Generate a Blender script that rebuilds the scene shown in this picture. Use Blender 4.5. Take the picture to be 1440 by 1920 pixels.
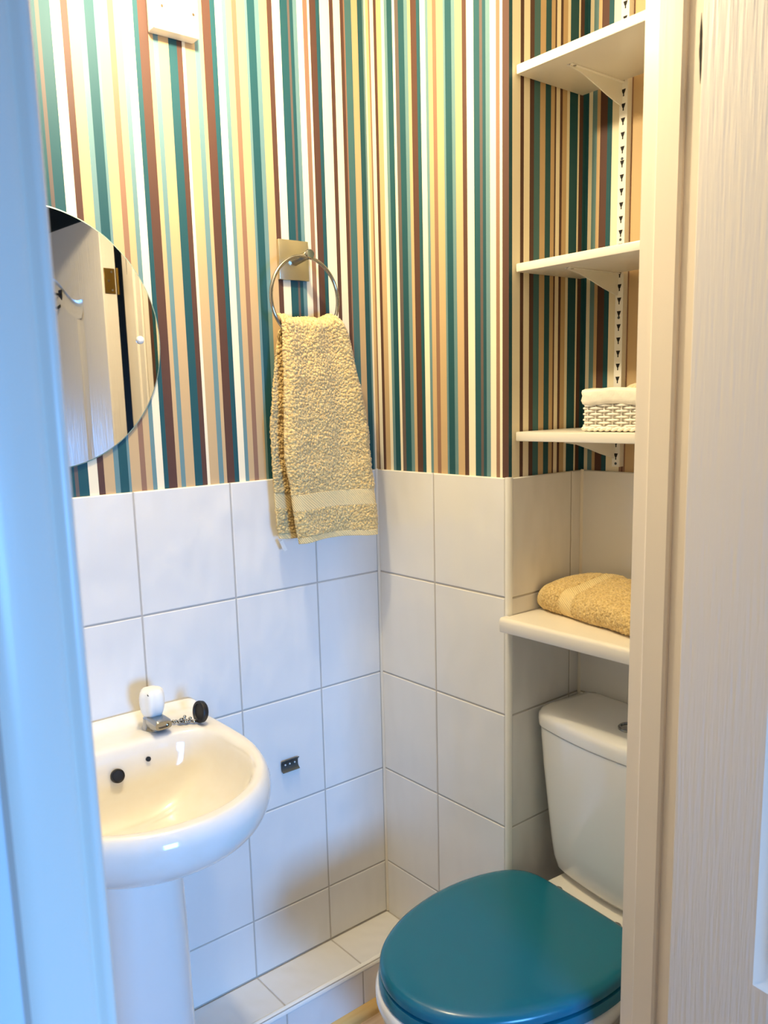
import bpy, bmesh, math, random
import numpy as np
from mathutils import Vector, Matrix, noise
from mathutils.geometry import tessellate_polygon

random.seed(7)
for o in list(bpy.data.objects):
    bpy.data.objects.remove(o)
scene = bpy.context.scene
COL = scene.collection
PI = math.pi

# ------------------------------------------------------------------ camera
cam_d = bpy.data.cameras.new('camera')
cam = bpy.data.objects.new('camera', cam_d)
COL.objects.link(cam)
FW = Vector((-0.7746, 0.6105, -0.1652)).normalized()
RT = Vector((0.6225, 0.7821, -0.0290)); RT = (RT - FW * RT.dot(FW)).normalized()
UP = RT.cross(FW)
cam.matrix_world = Matrix(((RT.x, UP.x, -FW.x, 1.5134),
                           (RT.y, UP.y, -FW.y, -1.2513),
                           (RT.z, UP.z, -FW.z, 1.4136),
                           (0, 0, 0, 1)))
cam_d.sensor_fit = 'HORIZONTAL'
cam_d.sensor_width = 36.0
cam_d.lens = 1566.98 * 36.0 / 1440.0
cam_d.shift_x = (720.0 - 673.33) / 1440.0
cam_d.shift_y = (1015.67 - 960.0) / 1440.0
cam_d.clip_start = 0.02
cam_d.dof.use_dof = True
cam_d.dof.focus_distance = 1.88
cam_d.dof.aperture_fstop = 10.0
scene.camera = cam

# ------------------------------------------------------------------ world, lights, exposure
world = bpy.data.worlds.new('world'); scene.world = world
world.use_nodes = True
bg = world.node_tree.nodes['Background']
bg.inputs[0].default_value = (0.74, 0.82, 1.0, 1)
bg.inputs[1].default_value = 0.17

def light(name, kind, loc, energy, color, target=None, **kw):
    d = bpy.data.lights.new(name, kind); d.energy = energy; d.color = color
    for k, v in kw.items(): setattr(d, k, v)
    o = bpy.data.objects.new(name, d); COL.objects.link(o); o.location = loc
    if target is not None:
        o.rotation_euler = (Vector(target) - Vector(loc)).to_track_quat('-Z', 'Y').to_euler()
    return o

light('ceiling_bulb', 'POINT', (0.34, -0.57, 2.20), 25.5, (1.0, 0.83, 0.54), shadow_soft_size=0.03)
light('hall_window_daylight', 'AREA', (3.75, -0.95, 1.10), 104.0, (0.14, 0.43, 1.0), (0.0, -0.75, 1.0),
      shape='RECTANGLE', size=0.7, size_y=0.9)

vs = scene.view_settings
vs.view_transform = 'Standard'; vs.look = 'None'; vs.gamma = 1.0; vs.exposure = 0.30
vs.use_curve_mapping = False
scene.cycles.use_denoising = True
scene.cycles.max_bounces = 12
scene.cycles.diffuse_bounces = 8
scene.cycles.caustics_reflective = False
scene.cycles.caustics_refractive = False

# ------------------------------------------------------------------ helpers
def lin(h):
    h = h.lstrip('#')
    c = [int(h[i:i + 2], 16) / 255 for i in (0, 2, 4)]
    return tuple(x / 12.92 if x <= 0.04045 else ((x + 0.055) / 1.055) ** 2.4 for x in c)

MATS = {}
def mat(name, col, rough=0.5, metal=0.0, bump=None, var=None, spec=0.5, coat=0.0, sheen=0.0, attr=None):
    """bump=(scale xyz, strength, detail); var=(scale xyz, other colour, amount)"""
    if name in MATS: return MATS[name]
    m = bpy.data.materials.new(name); m.use_nodes = True
    nt = m.node_tree; N = nt.nodes; L = nt.links
    b = N['Principled BSDF']
    b.inputs['Roughness'].default_value = rough
    b.inputs['Metallic'].default_value = metal
    b.inputs['Specular IOR Level'].default_value = spec
    b.inputs['Coat Weight'].default_value = coat
    b.inputs['Coat Roughness'].default_value = 0.08
    b.inputs['Sheen Weight'].default_value = sheen
    c = lin(col) if isinstance(col, str) else col
    b.inputs['Base Color'].default_value = (*c, 1)
    geo = N.new('ShaderNodeNewGeometry')
    def tex(scale, detail=3):
        mp = N.new('ShaderNodeMapping'); mp.inputs['Scale'].default_value = scale
        L.new(geo.outputs['Position'], mp.inputs['Vector'])
        t = N.new('ShaderNodeTexNoise'); t.inputs['Scale'].default_value = 1.0
        t.inputs['Detail'].default_value = detail
        L.new(mp.outputs[0], t.inputs['Vector'])
        return t
    src = None
    if attr:
        a = N.new('ShaderNodeVertexColor'); a.layer_name = attr
        src = a.outputs['Color']
    if var:
        t = tex(var[0], 4)
        mx = N.new('ShaderNodeMix'); mx.data_type = 'RGBA'
        rp = N.new('ShaderNodeMapRange')
        rp.inputs['From Min'].default_value = 0.35; rp.inputs['From Max'].default_value = 0.7
        rp.inputs['To Max'].default_value = var[2]
        L.new(t.outputs['Fac'], rp.inputs['Value'])
        L.new(rp.outputs[0], mx.inputs['Factor'])
        if src: L.new(src, mx.inputs['A'])
        else: mx.inputs['A'].default_value = (*c, 1)
        mx.inputs['B'].default_value = (*(lin(var[1]) if isinstance(var[1], str) else var[1]), 1)
        src = mx.outputs['Result']
    if src: L.new(src, b.inputs['Base Color'])
    if bump:
        t = tex(bump[0], bump[2] if len(bump) > 2 else 3)
        bp = N.new('ShaderNodeBump'); bp.inputs['Strength'].default_value = bump[1]
        bp.inputs['Distance'].default_value = bump[3] if len(bump) > 3 else 0.002
        L.new(t.outputs['Fac'], bp.inputs['Height'])
        L.new(bp.outputs[0], b.inputs['Normal'])
    MATS[name] = m
    return m

def tag(o, label=None, cat=None, group=None, kind=None):
    if label: o['label'] = label
    if cat: o['category'] = cat
    if group: o['group'] = group
    if kind: o['kind'] = kind
    return o

def empty(name, loc=(0, 0, 0), rz=0.0):
    o = bpy.data.objects.new(name, None); COL.objects.link(o)
    o.empty_display_size = 0.05
    o.location = loc; o.rotation_euler = (0, 0, rz)
    return o

def link(name, me, parent=None, loc=(0, 0, 0)):
    o = bpy.data.objects.new(name, me); COL.objects.link(o)
    o.location = loc
    if parent is not None: o.parent = parent
    return o

def mesh(name, verts, faces, m, smooth=None):
    me = bpy.data.meshes.new(name)
    me.from_pydata([tuple(v) for v in verts], [], [tuple(f) for f in faces])
    me.update()
    bm = bmesh.new(); bm.from_mesh(me)
    bmesh.ops.recalc_face_normals(bm, faces=bm.faces[:]); bm.to_mesh(me); bm.free()
    for mm in (m if isinstance(m, (list, tuple)) else [m]): me.materials.append(mm)
    if smooth is not None:
        me.polygons.foreach_set('use_smooth', [True] * len(me.polygons))
        if smooth < 180: me.set_sharp_from_angle(angle=math.radians(smooth))
    return me

class MB:
    def __init__(s): s.v = []; s.f = []
    def add(s, vs, fs):
        k = len(s.v); s.v += [tuple(v) for v in vs]; s.f += [tuple(i + k for i in f) for f in fs]; return s
    def box(s, x0, x1, y0, y1, z0, z1, b=0.0, seg=2):
        bm = bmesh.new(); bmesh.ops.create_cube(bm, size=1)
        for v in bm.verts:
            v.co = Vector(((x0 + x1) / 2 + v.co.x * (x1 - x0), (y0 + y1) / 2 + v.co.y * (y1 - y0), (z0 + z1) / 2 + v.co.z * (z1 - z0)))
        if b > 0:
            bmesh.ops.bevel(bm, geom=bm.edges[:], offset=b, segments=seg, profile=0.5, affect='EDGES')
        bm.verts.index_update()
        s.add([v.co[:] for v in bm.verts], [[v.index for v in f.verts] for f in bm.faces]); bm.free(); return s
    def loft(s, rings, cap0=True, cap1=True, closed=True):
        n = len(rings[0]); vs = [p for r in rings for p in r]; fs = []
        for i in range(len(rings) - 1):
            for j in range(n if closed else n - 1):
                k = (j + 1) % n
                fs.append((i * n + j, i * n + k, (i + 1) * n + k, (i + 1) * n + j))
        if cap0: fs.append(tuple(range(n))[::-1])
        if cap1: fs.append(tuple((len(rings) - 1) * n + j for j in range(n)))
        return s.add(vs, fs)
    def grid(s, P):                           # P rows x cols x 3
        h, w = len(P), len(P[0])
        return s.add([p for r in P for p in r], [(i * w + j, i * w + j + 1, (i + 1) * w + j + 1, (i + 1) * w + j) for i in range(h - 1) for j in range(w - 1)])
    def lathe(s, prof, c, axis=(0, 0, 1), n=32, cap0=True, cap1=True, lobes=0, depth=0.0):
        ax = Vector(axis).normalized(); q = Vector((0, 0, 1)).rotation_difference(ax); c = Vector(c)
        rings = []
        for r, h in prof:
            ring = []
            for j in range(n):
                a = 2 * PI * j / n
                rr = r * (1 - depth * (0.5 + 0.5 * math.cos(lobes * a))) if lobes else r
                ring.append(c + q @ Vector((rr * math.cos(a), rr * math.sin(a), h)))
            rings.append(ring)
        return s.loft(rings, cap0, cap1)
    def tube(s, pts, r, n=10, closed=False):
        pts = [Vector(p) for p in pts]; m = len(pts); rings = []
        prev = None
        for i, p in enumerate(pts):
            a = pts[(i - 1) % m] if (closed or i > 0) else p
            b = pts[(i + 1) % m] if (closed or i < m - 1) else p
            t = (b - a).normalized()
            ref = prev if prev is not None else (Vector((0, 0, 1)) if abs(t.z) < 0.9 else Vector((1, 0, 0)))
            u = (ref - t * ref.dot(t)).normalized(); w = t.cross(u); prev = u
            rr = r[i] if isinstance(r, (list, tuple)) else r
            rings.append([p + (u * math.cos(2 * PI * k / n) + w * math.sin(2 * PI * k / n)) * rr for k in range(n)])
        if closed: rings.append(rings[0]); return s.loft(rings, False, False)
        return s.loft(rings)
    def prism(s, poly, axis, a0, a1):         # poly of 2-D points, extruded along axis 0/1/2
        def P(p, a):
            q = list(p); q.insert(axis, a); return q
        return s.loft([[P(p, a0) for p in poly], [P(p, a1) for p in poly]])
    def build(s, name, m, parent=None, smooth=None, loc=(0, 0, 0)):
        return link(name, mesh(name, s.v, s.f, m, smooth), parent, loc)

# ------------------------------------------------------------------ materials
CERAMIC = mat('glazed white tile', '#e3e0da', 0.16, bump=((17, 17, 9), 0.7, 1.0, 0.009), spec=0.5)
GROUT = mat('grey grout', '#b9b2a7', 0.85, bump=((400, 400, 400), 0.3))
WALLPAPER = mat('striped wallpaper', '#ffffff', 0.55, attr='stripe', bump=((700, 700, 700), 0.12, 2, 0.0006), spec=0.3)
GLOSS = mat('white gloss paint', '#e9e2d4', 0.28, bump=((60, 60, 9), 0.12, 3))
FRAMEPAINT = mat('frame gloss paint', '#e8dccb', 0.34, bump=((90, 90, 6), 0.18, 3))
DOORPAINT = mat('grained door paint', '#e0d7cc', 0.42, bump=((190, 190, 10), 0.55, 3, 0.0022))
PLASTIC = mat('white plastic', '#eeebe2', 0.3)
CHINA = mat('white vitreous china', '#ebe8e1', 0.07, spec=0.6, coat=0.3)
BASINCHINA = mat('cream stained china', '#ebe8e1', 0.08, spec=0.6, coat=0.3, var=((26, 26, 40), '#e3d8c2', 0.25))
TEAL = mat('teal gloss seat', '#10697f', 0.22, spec=0.45)
CHROME = mat('polished chrome', '#a9a7a2', 0.09, 1.0)
NICKEL = mat('brushed nickel', '#cfc8ae', 0.3, 1.0, bump=((900, 900, 60), 0.1))
STEEL = mat('dull grey steel', '#5d6468', 0.38, 0.85)
BLACK = mat('black rubber', '#111114', 0.5)
DARK = mat('dark void', '#1a1817', 0.8)
BRASS = mat('aged brass', '#7d6330', 0.4, 1.0)
TERRY = mat('sand terry cotton', '#efd494', 0.95, bump=((520, 520, 520), 0.7, 2, 0.003), var=((260, 260, 260), '#a67b3c', 0.7), spec=0.1, sheen=0.3)
WEAVE = mat('sand woven band', '#e8cf98', 0.85, spec=0.15)
nt_ = WEAVE.node_tree
wv_ = nt_.nodes.new('ShaderNodeTexWave'); wv_.inputs['Scale'].default_value = 105.0; wv_.bands_direction = 'DIAGONAL'
ge_ = nt_.nodes.new('ShaderNodeNewGeometry'); nt_.links.new(ge_.outputs['Position'], wv_.inputs['Vector'])
bp_ = nt_.nodes.new('ShaderNodeBump'); bp_.inputs['Strength'].default_value = 0.55; bp_.inputs['Distance'].default_value = 0.002
nt_.links.new(wv_.outputs['Fac'], bp_.inputs['Height']); nt_.links.new(bp_.outputs[0], nt_.nodes['Principled BSDF'].inputs['Normal'])
WICKER = mat('white painted wicker', '#efeade', 0.55)
LINER = mat('cream cloth liner', '#f1e9d6', 0.9, bump=((120, 120, 60), 0.5))
PINE = mat('varnished pine', '#d9b878', 0.35, var=((60, 4, 60), '#c39a56', 0.6))
PLANK = mat('beige wood vinyl', '#c9b299', 0.45, var=((70, 5, 70), '#a98c6e', 0.7))
HALLWALL = mat('dark green hall wall', '#1d2523', 0.9)
HALLPAINT = mat('hall wall paint', '#d8d8d6', 0.7)
CEIL = mat('ceiling paint', '#efece4', 0.9)
SILICONE = mat('white silicone', '#e4dccb', 0.4)

# mirror: glass-fronted silvering
MIRROR = mat('silvered mirror', (0.76, 0.78, 0.78), 0.015, 1.0)

# ------------------------------------------------------------------ the room shell
ZT, ZS = 1.2573, 0.123            # top of the tiling, top of the boxed-in ledge
ROWS = [ZT, 1.0125, 0.7625, 0.5125, 0.2625, 0.0125]
TP = 0.0016                         # how far a tile stands proud of its grout
TD = 0.007                          # tile thickness
CEILZ = 2.42
PAL = dict(T='#1f4f57', L='#66878b', W='#ece1c4', C='#c3a67c', B='#563a30', P='#8f6c57', Q='#635752', M='#426b6e')

A_Y = [-0.7175, -0.7104, -0.7037, -0.6847, -0.6667, -0.6544, -0.6344, -0.6245, -0.6071, -0.6021, -0.5822, -0.5715, -0.5585, -0.5496, -0.5348, -0.5252, -0.5069, -0.4982, -0.4884, -0.4679, -0.451, -0.4402, -0.4339, -0.4132, -0.4021, -0.3945, -0.3767, -0.3659, -0.3508, -0.342, -0.3287, -0.3182, -0.2994, -0.2937, -0.2765, -0.2663, -0.2474, -0.2356, -0.2167, -0.1983, -0.1929, -0.1847, -0.1751, -0.16, -0.1488, -0.1432, -0.127, -0.1171, -0.0919, -0.0817, -0.0634, -0.0545, -0.0508, -0.0328, -0.0161, -0.0024, 0.0022, 0.007]
A_C = 'TQTWBCLTLCPCLWTBCLCTBWCLCBTWLCPCLTLCBWTQTLWPWBTWBWBPMCTLW'
B_X = [-0.007, 0.0021, 0.0068, 0.0187, 0.0278, 0.044, 0.0539, 0.0627, 0.0794, 0.0872, 0.0984, 0.1162, 0.1271, 0.1363, 0.1536, 0.1642, 0.1795, 0.1875, 0.2001, 0.2111, 0.2304, 0.2358, 0.2532, 0.2629, 0.2821, 0.2937, 0.3124, 0.3279, 0.3349, 0.3433, 0.3543, 0.3692, 0.3787, 0.3853, 0.4015]
B_C = 'CPWBCWLTWQTLCBTWLCPCLTLCBWTQTLWPWB'
C_Y = [0.007, 0.0163, 0.0389, 0.0488, 0.0658, 0.0782, 0.0955, 0.1115, 0.1276, 0.139, 0.1439, 0.1554, 0.1629, 0.1771, 0.1855, 0.2111, 0.2163, 0.2283, 0.2384]
C_C = 'TWBWBMCTCBWBCWTWBT'
D_X = [0.4015, 0.4081, 0.4168, 0.4277, 0.4354, 0.4518, 0.463, 0.4948, 0.5008, 0.5037, 0.5091, 0.5338]
D_C = 'TWLCBTWPBPC'
# the paper beyond the jamb repeats the roll it is cut from
w0 = A_Y[0]
ext_y, ext_c = [], ''
for i in range(1, len(A_C)):
    y = w0 - (A_Y[-1 - (len(A_Y) - 1 - i)] - w0)
    if y < -1.45: break
    ext_y.append(y); ext_c += A_C[i]
A_FULL = [-1.45] + ext_y[::-1] + A_Y
A_FC = (ext_c[-1] if ext_c else 'T') + ext_c[::-1] + A_C
A_FC = A_FC[:len(A_FULL) - 1]
dx = D_X + [0.544, 0.558, 0.574, 0.583, 0.596, 0.608, 0.627, 0.633, 0.650, 0.661, 0.680, 0.692, 0.711, 0.730, 0.743, 0.753, 0.768, 0.779, 0.792, 0.802, 0.817]
D_C2 = D_C + 'LTWLCPCLTLCBWTQTLWPWB'

def papered(name, stripe_sets, other_faces):
    """stripe_sets: (edges, codes, fn(u,z)->xyz, z0, z1); other_faces: quads in the grout/plain material"""
    vs, fs, cols, mi = [], [], [], []
    for edges, codes, fn, z0, z1 in stripe_sets:
        for a, b, c in zip(edges, edges[1:], codes):
            k = len(vs)
            vs += [fn(a, z0), fn(b, z0), fn(b, z1), fn(a, z1)]
            fs.append((k, k + 1, k + 2, k + 3)); cols.append(lin(PAL[c])); mi.append(0)
    for q, slot in other_faces:
        k = len(vs); vs += q; fs.append(tuple(range(k, k + len(q)))); cols.append((0.5, 0.5, 0.5)); mi.append(slot)
    me = bpy.data.meshes.new(name)
    me.from_pydata(vs, [], fs); me.update()
    for m in (WALLPAPER, GROUT, CEIL, HALLPAINT): me.materials.append(m)
    at = me.color_attributes.new('stripe', 'FLOAT_COLOR', 'CORNER')
    data = []
    for p in me.polygons:
        p.material_index = mi[p.index]
        for _ in p.loop_indices: data += [*cols[p.index], 1.0]
    at.data.foreach_set('color', data)
    o = link(name, me); o['kind'] = 'structure'
    return o

def quad_box_faces(x0, x1, y0, y1, z0, z1, skip='', slot=2):
    P = lambda x, y, z: (x, y, z)
    F = {'x0': [P(x0, y0, z0), P(x0, y1, z0), P(x0, y1, z1), P(x0, y0, z1)], 'x1': [P(x1, y0, z0), P(x1, y1, z0), P(x1, y1, z1), P(x1, y0, z1)],
         'y0': [P(x0, y0, z0), P(x1, y0, z0), P(x1, y0, z1), P(x0, y0, z1)], 'y1': [P(x0, y1, z0), P(x1, y1, z0), P(x1, y1, z1), P(x0, y1, z1)],
         'z0': [P(x0, y0, z0), P(x1, y0, z0), P(x1, y1, z0), P(x0, y1, z0)], 'z1': [P(x0, y0, z1), P(x1, y0, z1), P(x1, y1, z1), P(x0, y1, z1)]}
    return [(q, slot) for k, q in F.items() if k not in skip.split()]

wall_left = papered('wall_left', [(A_FULL, A_FC, lambda u, z: (-TD, u, z), ZT - 0.002, CEILZ)],
    [([(-TP, -1.45, 0), (-TP, 0.007, 0), (-TP, 0.007, ZT - 0.002), (-TP, -1.45, ZT - 0.002)], 1),
     ([(-TD, -1.45, ZT - 0.002), (-TD, 0.007, ZT - 0.002), (-TP, 0.007, ZT - 0.002), (-TP, -1.45, ZT - 0.002)], 1)]
    + quad_box_faces(-0.1, -TD, -1.45, 0.007, 0, CEILZ, 'x1'))
PX_, BY_ = 0.4015, 0.2384           # papered side of the pier, papered back of the alcove
wall_back = papered('wall_back', [(B_X, B_C, lambda u, z: (u, TD, z), ZT - 0.002, CEILZ),
                                  (C_Y, C_C, lambda u, z: (PX_, u, z), ZT - 0.002, CEILZ)],
    [([(-TD, TP, 0), (PX_, TP, 0), (PX_, TP, ZT - 0.002), (-TD, TP, ZT - 0.002)], 1),
     ([(-TD, TP, ZT - 0.002), (PX_, TP, ZT - 0.002), (PX_, TD, ZT - 0.002), (-TD, TD, ZT - 0.002)], 1),
     ([(PX_ + TD - TP, TD, 0), (PX_ + TD - TP, BY_, 0), (PX_ + TD - TP, BY_, ZT - 0.002), (PX_ + TD - TP, TD, ZT - 0.002)], 1),
     ([(PX_, TD, ZT - 0.002), (PX_ + TD - TP, TD, ZT - 0.002), (PX_ + TD - TP, BY_, ZT - 0.002), (PX_, BY_, ZT - 0.002)], 1)]
    + quad_box_faces(-0.1, PX_, TD, BY_, 0, CEILZ, 'y0 x1'))
XI, XO = 0.817, 0.925
wall_alcove = papered('wall_alcove', [(dx, D_C2, lambda u, z: (u, BY_, z), ZT - 0.002, CEILZ)],
    [([(PX_, BY_ - TD + TP, 0), (XI, BY_ - TD + TP, 0), (XI, BY_ - TD + TP, ZT - 0.002), (PX_, BY_ - TD + TP, ZT - 0.002)], 1),
     ([(PX_, BY_, ZT - 0.002), (XI, BY_, ZT - 0.002), (XI, BY_ - TD + TP, ZT - 0.002), (PX_, BY_ - TD + TP, ZT - 0.002)], 1)]
    + quad_box_faces(PX_, XI, BY_, BY_ + 0.1, 0, CEILZ, 'y0'))
# door wall: pier on the alcove side, pier on the near side, header over the opening
RY0, LY1 = -0.166, -1.072
ry = [RY0]
rc = ''
seqc = 'BTWLCPCLTLCBWTQTLWPWBTWBWB'; seqw = [.012, .01, .013, .009, .012, .01, .017, .006, .017, .01, .018, .011, .018, .017, .006, .008, .01, .014, .011, .006, .016, .01, .024, .01, .018, .009]
k = 0
while ry[-1] < BY_:
    ry.append(min(BY_, ry[-1] + seqw[k % len(seqw)])); rc += seqc[k % len(seqc)]; k += 1
ly = [-1.45]; lc = ''; k = 0
while ly[-1] < LY1:
    ly.append(min(LY1, ly[-1] + seqw[k % len(seqw)])); lc += seqc[k % len(seqc)]; k += 1
wall_right = papered('wall_right', [(ry, rc, lambda u, z: (XI, u, z), ZT - 0.002, CEILZ), (ly, lc, lambda u, z: (XI, u, z), ZT - 0.002, CEILZ)],
    [([(XI - TD + TP, RY0, 0), (XI - TD + TP, BY_, 0), (XI - TD + TP, BY_, ZT - 0.002), (XI - TD + TP, RY0, ZT - 0.002)], 1),
     ([(XI, -1.45, 0), (XI, LY1, 0), (XI, LY1, ZT - 0.002), (XI, -1.45, ZT - 0.002)], 1)]
    + quad_box_faces(XI, XO, RY0, BY_ + 0.1, 0, CEILZ, 'x0', 3)
    + quad_box_faces(XI, XO, -1.45, LY1, 0, CEILZ, 'x0', 3)
    + quad_box_faces(XI, XO, LY1, RY0, 2.02, CEILZ, '', 3))
wall_front = MB().box(-0.1, XI, -1.55, -1.45, 0, CEILZ).build('wall_front', HALLPAINT); wall_front['kind'] = 'structure'
ceiling = MB().box(-0.1, XO, -1.55, BY_ + 0.1, CEILZ, CEILZ + 0.06).build('ceiling', CEIL); ceiling['kind'] = 'structure'
wall_hall = MB().box(XO + 0.03, 2.7, 0.16, 0.26, 0, CEILZ).build('wall_hall', HALLWALL); wall_hall['kind'] = 'structure'
# added unseen wall, its low window opening shaped to cut the daylight off higher up
ww = MB()
for a in ((-2.6, -1.55, 0, CEILZ), (-0.40, 0.26, 0, CEILZ), (-1.55, -0.40, 0, 0.40), (-1.55, -0.40, 1.37, CEILZ)):
    ww.box(2.7, 2.8, a[0], a[1], a[2], a[3])
ww.build('wall_daylight_blocker', HALLPAINT)['kind'] = 'structure'
wf = MB()
for a in ((-1.55, -1.51, 0.40, 1.37), (-0.44, -0.40, 0.40, 1.37), (-1.51, -0.44, 0.40, 0.44), (-1.51, -0.44, 1.34, 1.37)):
    wf.box(2.73, 2.77, a[0], a[1], a[2], a[3], 0.003, 1)
wf.build('window_1', GLOSS)['kind'] = 'structure'  # added frame lining the blocker's opening, out of view
floor = MB().box(-0.1, 3.4, -2.6, 0.345, -0.06, -0.008).build('floor', PLANK); floor['kind'] = 'structure'
# floor planks of the room
PM = {}
for i, x in enumerate(np.arange(0.112, 0.92, 0.118)):
    w = min(0.118, 0.93 - x)
    off = (i * 0.37) % 0.9
    ys = [-1.45] + [y for y in np.arange(-1.45 + off, 0.2, 0.9) if y > -1.4] + [0.23]
    for a, b in zip(ys, ys[1:]):
        MB().box(x + 0.0006, x + w - 0.0006, a + 0.0006, b - 0.0006, -0.008, 0.0, 0.001, 1).build('plank', PLANK, floor)

# ---- wall tiles, every one its own piece
TM = {}
def tile_mesh(orient, w, h):
    key = (orient, round(w, 4), round(h, 4))
    if key in TM: return TM[key]
    b = 0.0022; a, c = w / 2, h / 2
    def P(u, v, d):
        return {'A': (d, u, v), 'R': (-d, u, v), 'B': (u, -d, v), 'C': (d, u, v), 'T': (u, v, d)}[orient]
    vs = []
    for (uu, vv, d) in ((a, c, 0), (a, c, TD - 0.0022), (a - b * .35, c - b * .35, TD - 0.0008), (a - b, c - b, TD)):
        vs += [P(-uu, -vv, d), P(uu, -vv, d), P(uu, vv, d), P(-uu, vv, d)]
    fs = []
    for i in range(3):
        for j in range(4):
            k = (j + 1) % 4; fs.append((i * 4 + j, i * 4 + k, i * 4 + 4 + k, i * 4 + 4 + j))
    fs.append((12, 13, 14, 15)); fs.append((3, 2, 1, 0))
    TM[key] = mesh('tile', vs, fs, CERAMIC, 25)
    return TM[key]
G = 0.0028
def tiles(parent, orient, cols, rows, base, g=G):
    for a, b in zip(cols, cols[1:]):
        for z1, z0 in zip(rows, rows[1:]):
            u0, u1 = min(a, b) + g / 2, max(a, b) - g / 2
            w, h = u1 - u0, z1 - z0 - g
            if w < 0.006 or h < 0.006: continue
            u, z = (u0 + u1) / 2, (z0 + z1) / 2
            loc = {'A': (base, u, z), 'R': (base, u, z), 'C': (base, u, z), 'B': (u, base, z), 'T': (u, z, base)}[orient]
            link('tile', tile_mesh(orient, w, h), parent, loc)
COLA = [-0.002, -0.1812, -0.3923, -0.6033, -0.8143, -1.0253, -1.2363, -1.449]
tiles(wall_left, 'A', COLA, ROWS[:5] + [ZS + 0.001], -TD)
tiles(wall_back, 'B', [0.002, 0.1914, 0.3982], ROWS, TD)
tiles(wall_back, 'C', [0.0092, 0.1979, 0.2305], ROWS, PX_)
tiles(wall_alcove, 'B', [0.4095, 0.622, XI - TD], ROWS, BY_)
tiles(wall_right, 'R', [RY0 + 0.002, 0.03, 0.2305], ROWS, XI)
# plastic corner trim of the pier, silicone in the inner corners
q = [(0.3982, TD), (0.4015, TD), (0.4015, 0.0094)] + [(0.3982 + 0.0105 * math.sin(a), 0.0101 - 0.0105 * math.cos(a)) for a in np.linspace(PI / 2, 0.02, 9)]
t1 = MB().prism(q, 2, 0.0, ZT).build('trim_1', PLASTIC, smooth=40); tag(t1, kind='structure')
t2 = MB().prism([(-0.006, 0.006), (0.0045, 0.0005), (0.002, -0.002), (0.0005, -0.0045)][::-1], 2, ZS, ZT).build('trim_2', SILICONE, smooth=60); tag(t2, kind='structure')
t3 = MB().prism([(0.403, 0.2374), (0.4135, 0.2319), (0.4105, 0.2294), (0.409, 0.2264)], 2, 0.0, ZT).build('trim_3', SILICONE, smooth=60); tag(t3, kind='structure')

# ---- boxed-in pipe ledge along the left wall
box_core = MB().box(-TP + 0.0002, 0.1274, -1.449, 0.0, 0.0, ZS - TP).build('pipe_boxing', GROUT)
tag(box_core, 'low white tiled pipe boxing running along the foot of the basin wall', kind='structure')
cols = COLA
for a, b in zip(cols, cols[1:]):
    u1, u0 = a - G / 2, b + G / 2
    link('tile', tile_mesh('T', 0.1165, u1 - u0), box_core, (0.0593, (u0 + u1) / 2, ZS - TD))
for a, b in zip(cols, cols[1:]):
    u1, u0 = a - G / 2 - 0.004, b + G / 2 - 0.004
    link('tile', tile_mesh('A', u1 - u0, ZS - 0.03), box_core, (0.122, (u0 + u1) / 2, 0.018 + (ZS - 0.03) / 2))
q = [(0.1185, ZS - 0.012), (0.1185, ZS + 0.0008)] + [(0.1185 + 0.0115 * math.sin(a), ZS - 0.0107 + 0.0115 * math.cos(a)) for a in np.linspace(0.02, PI / 2, 8)]
t4 = MB()
t4.loft([[(x, -1.449, z) for x, z in q], [(x, -0.001, z) for x, z in q]])
tag(t4.build('edge_trim', PLASTIC, box_core, smooth=40))
q = [(0.1292, 0.0), (0.1292, 0.027)] + [(0.1292 + 0.018 * math.sin(a), 0.009 + 0.018 * math.cos(a)) for a in np.linspace(0.3, PI / 2, 7)] + [(0.1472, 0.0)]
bb = MB().loft([[(x, -1.449, z) for x, z in q], [(x, -0.001, z) for x, z in q]]).build('baseboard_left', PINE, smooth=40)
tag(bb, kind='structure')

# ---- door linings, stops and architraves
def zprism(name, poly, z0, z1, m, smooth=30):
    o = MB().prism(poly, 2, z0, z1).build(name, m, smooth=smooth); o['kind'] = 'structure'; return o
HEAD = 2.0
# right lining: inner edge, stop bead, rebate
tr4 = zprism('trim_4', [(0.8125, -0.181), (0.8105, -0.184), (0.8125, -0.1885), (0.836, -0.1915), (0.8372, -0.1945), (0.84, -0.1965), (0.8725, -0.1975), (0.876, -0.1945), (0.876, -0.1885), (0.925, -0.1885), (0.925, -0.166), (0.8125, -0.166)], 0.0, HEAD, FRAMEPAINT)
lens = [(0.0022 * math.sin(PI * i / 10) * (1 if i % 3 else 0.75) * sgn, 0.042 * (i / 5 - 1)) for sgn, rng in ((1, range(11)), (-1, range(9, 0, -1))) for i in rng]
MB().loft([[(0.8935 + x - z * 0.02, -0.1884, 1.842 + z) for x, z in lens], [(0.8935 + x - z * 0.02, -0.18885, 1.842 + z) for x, z in lens]]).build('worn_patch', DARK, tr4)
# left lining
zprism('trim_5', [(0.8125, -1.072), (0.8125, -1.048), (0.848, -1.048), (0.848, -1.038), (0.883, -1.038), (0.883, -1.048), (0.925, -1.048), (0.925, -1.072)], 0.0, HEAD, FRAMEPAINT)
h = MB().box(0.8125, 0.925, LY1, RY0, HEAD, HEAD + 0.02).build('trim_6', FRAMEPAINT); h['kind'] = 'structure'
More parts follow.
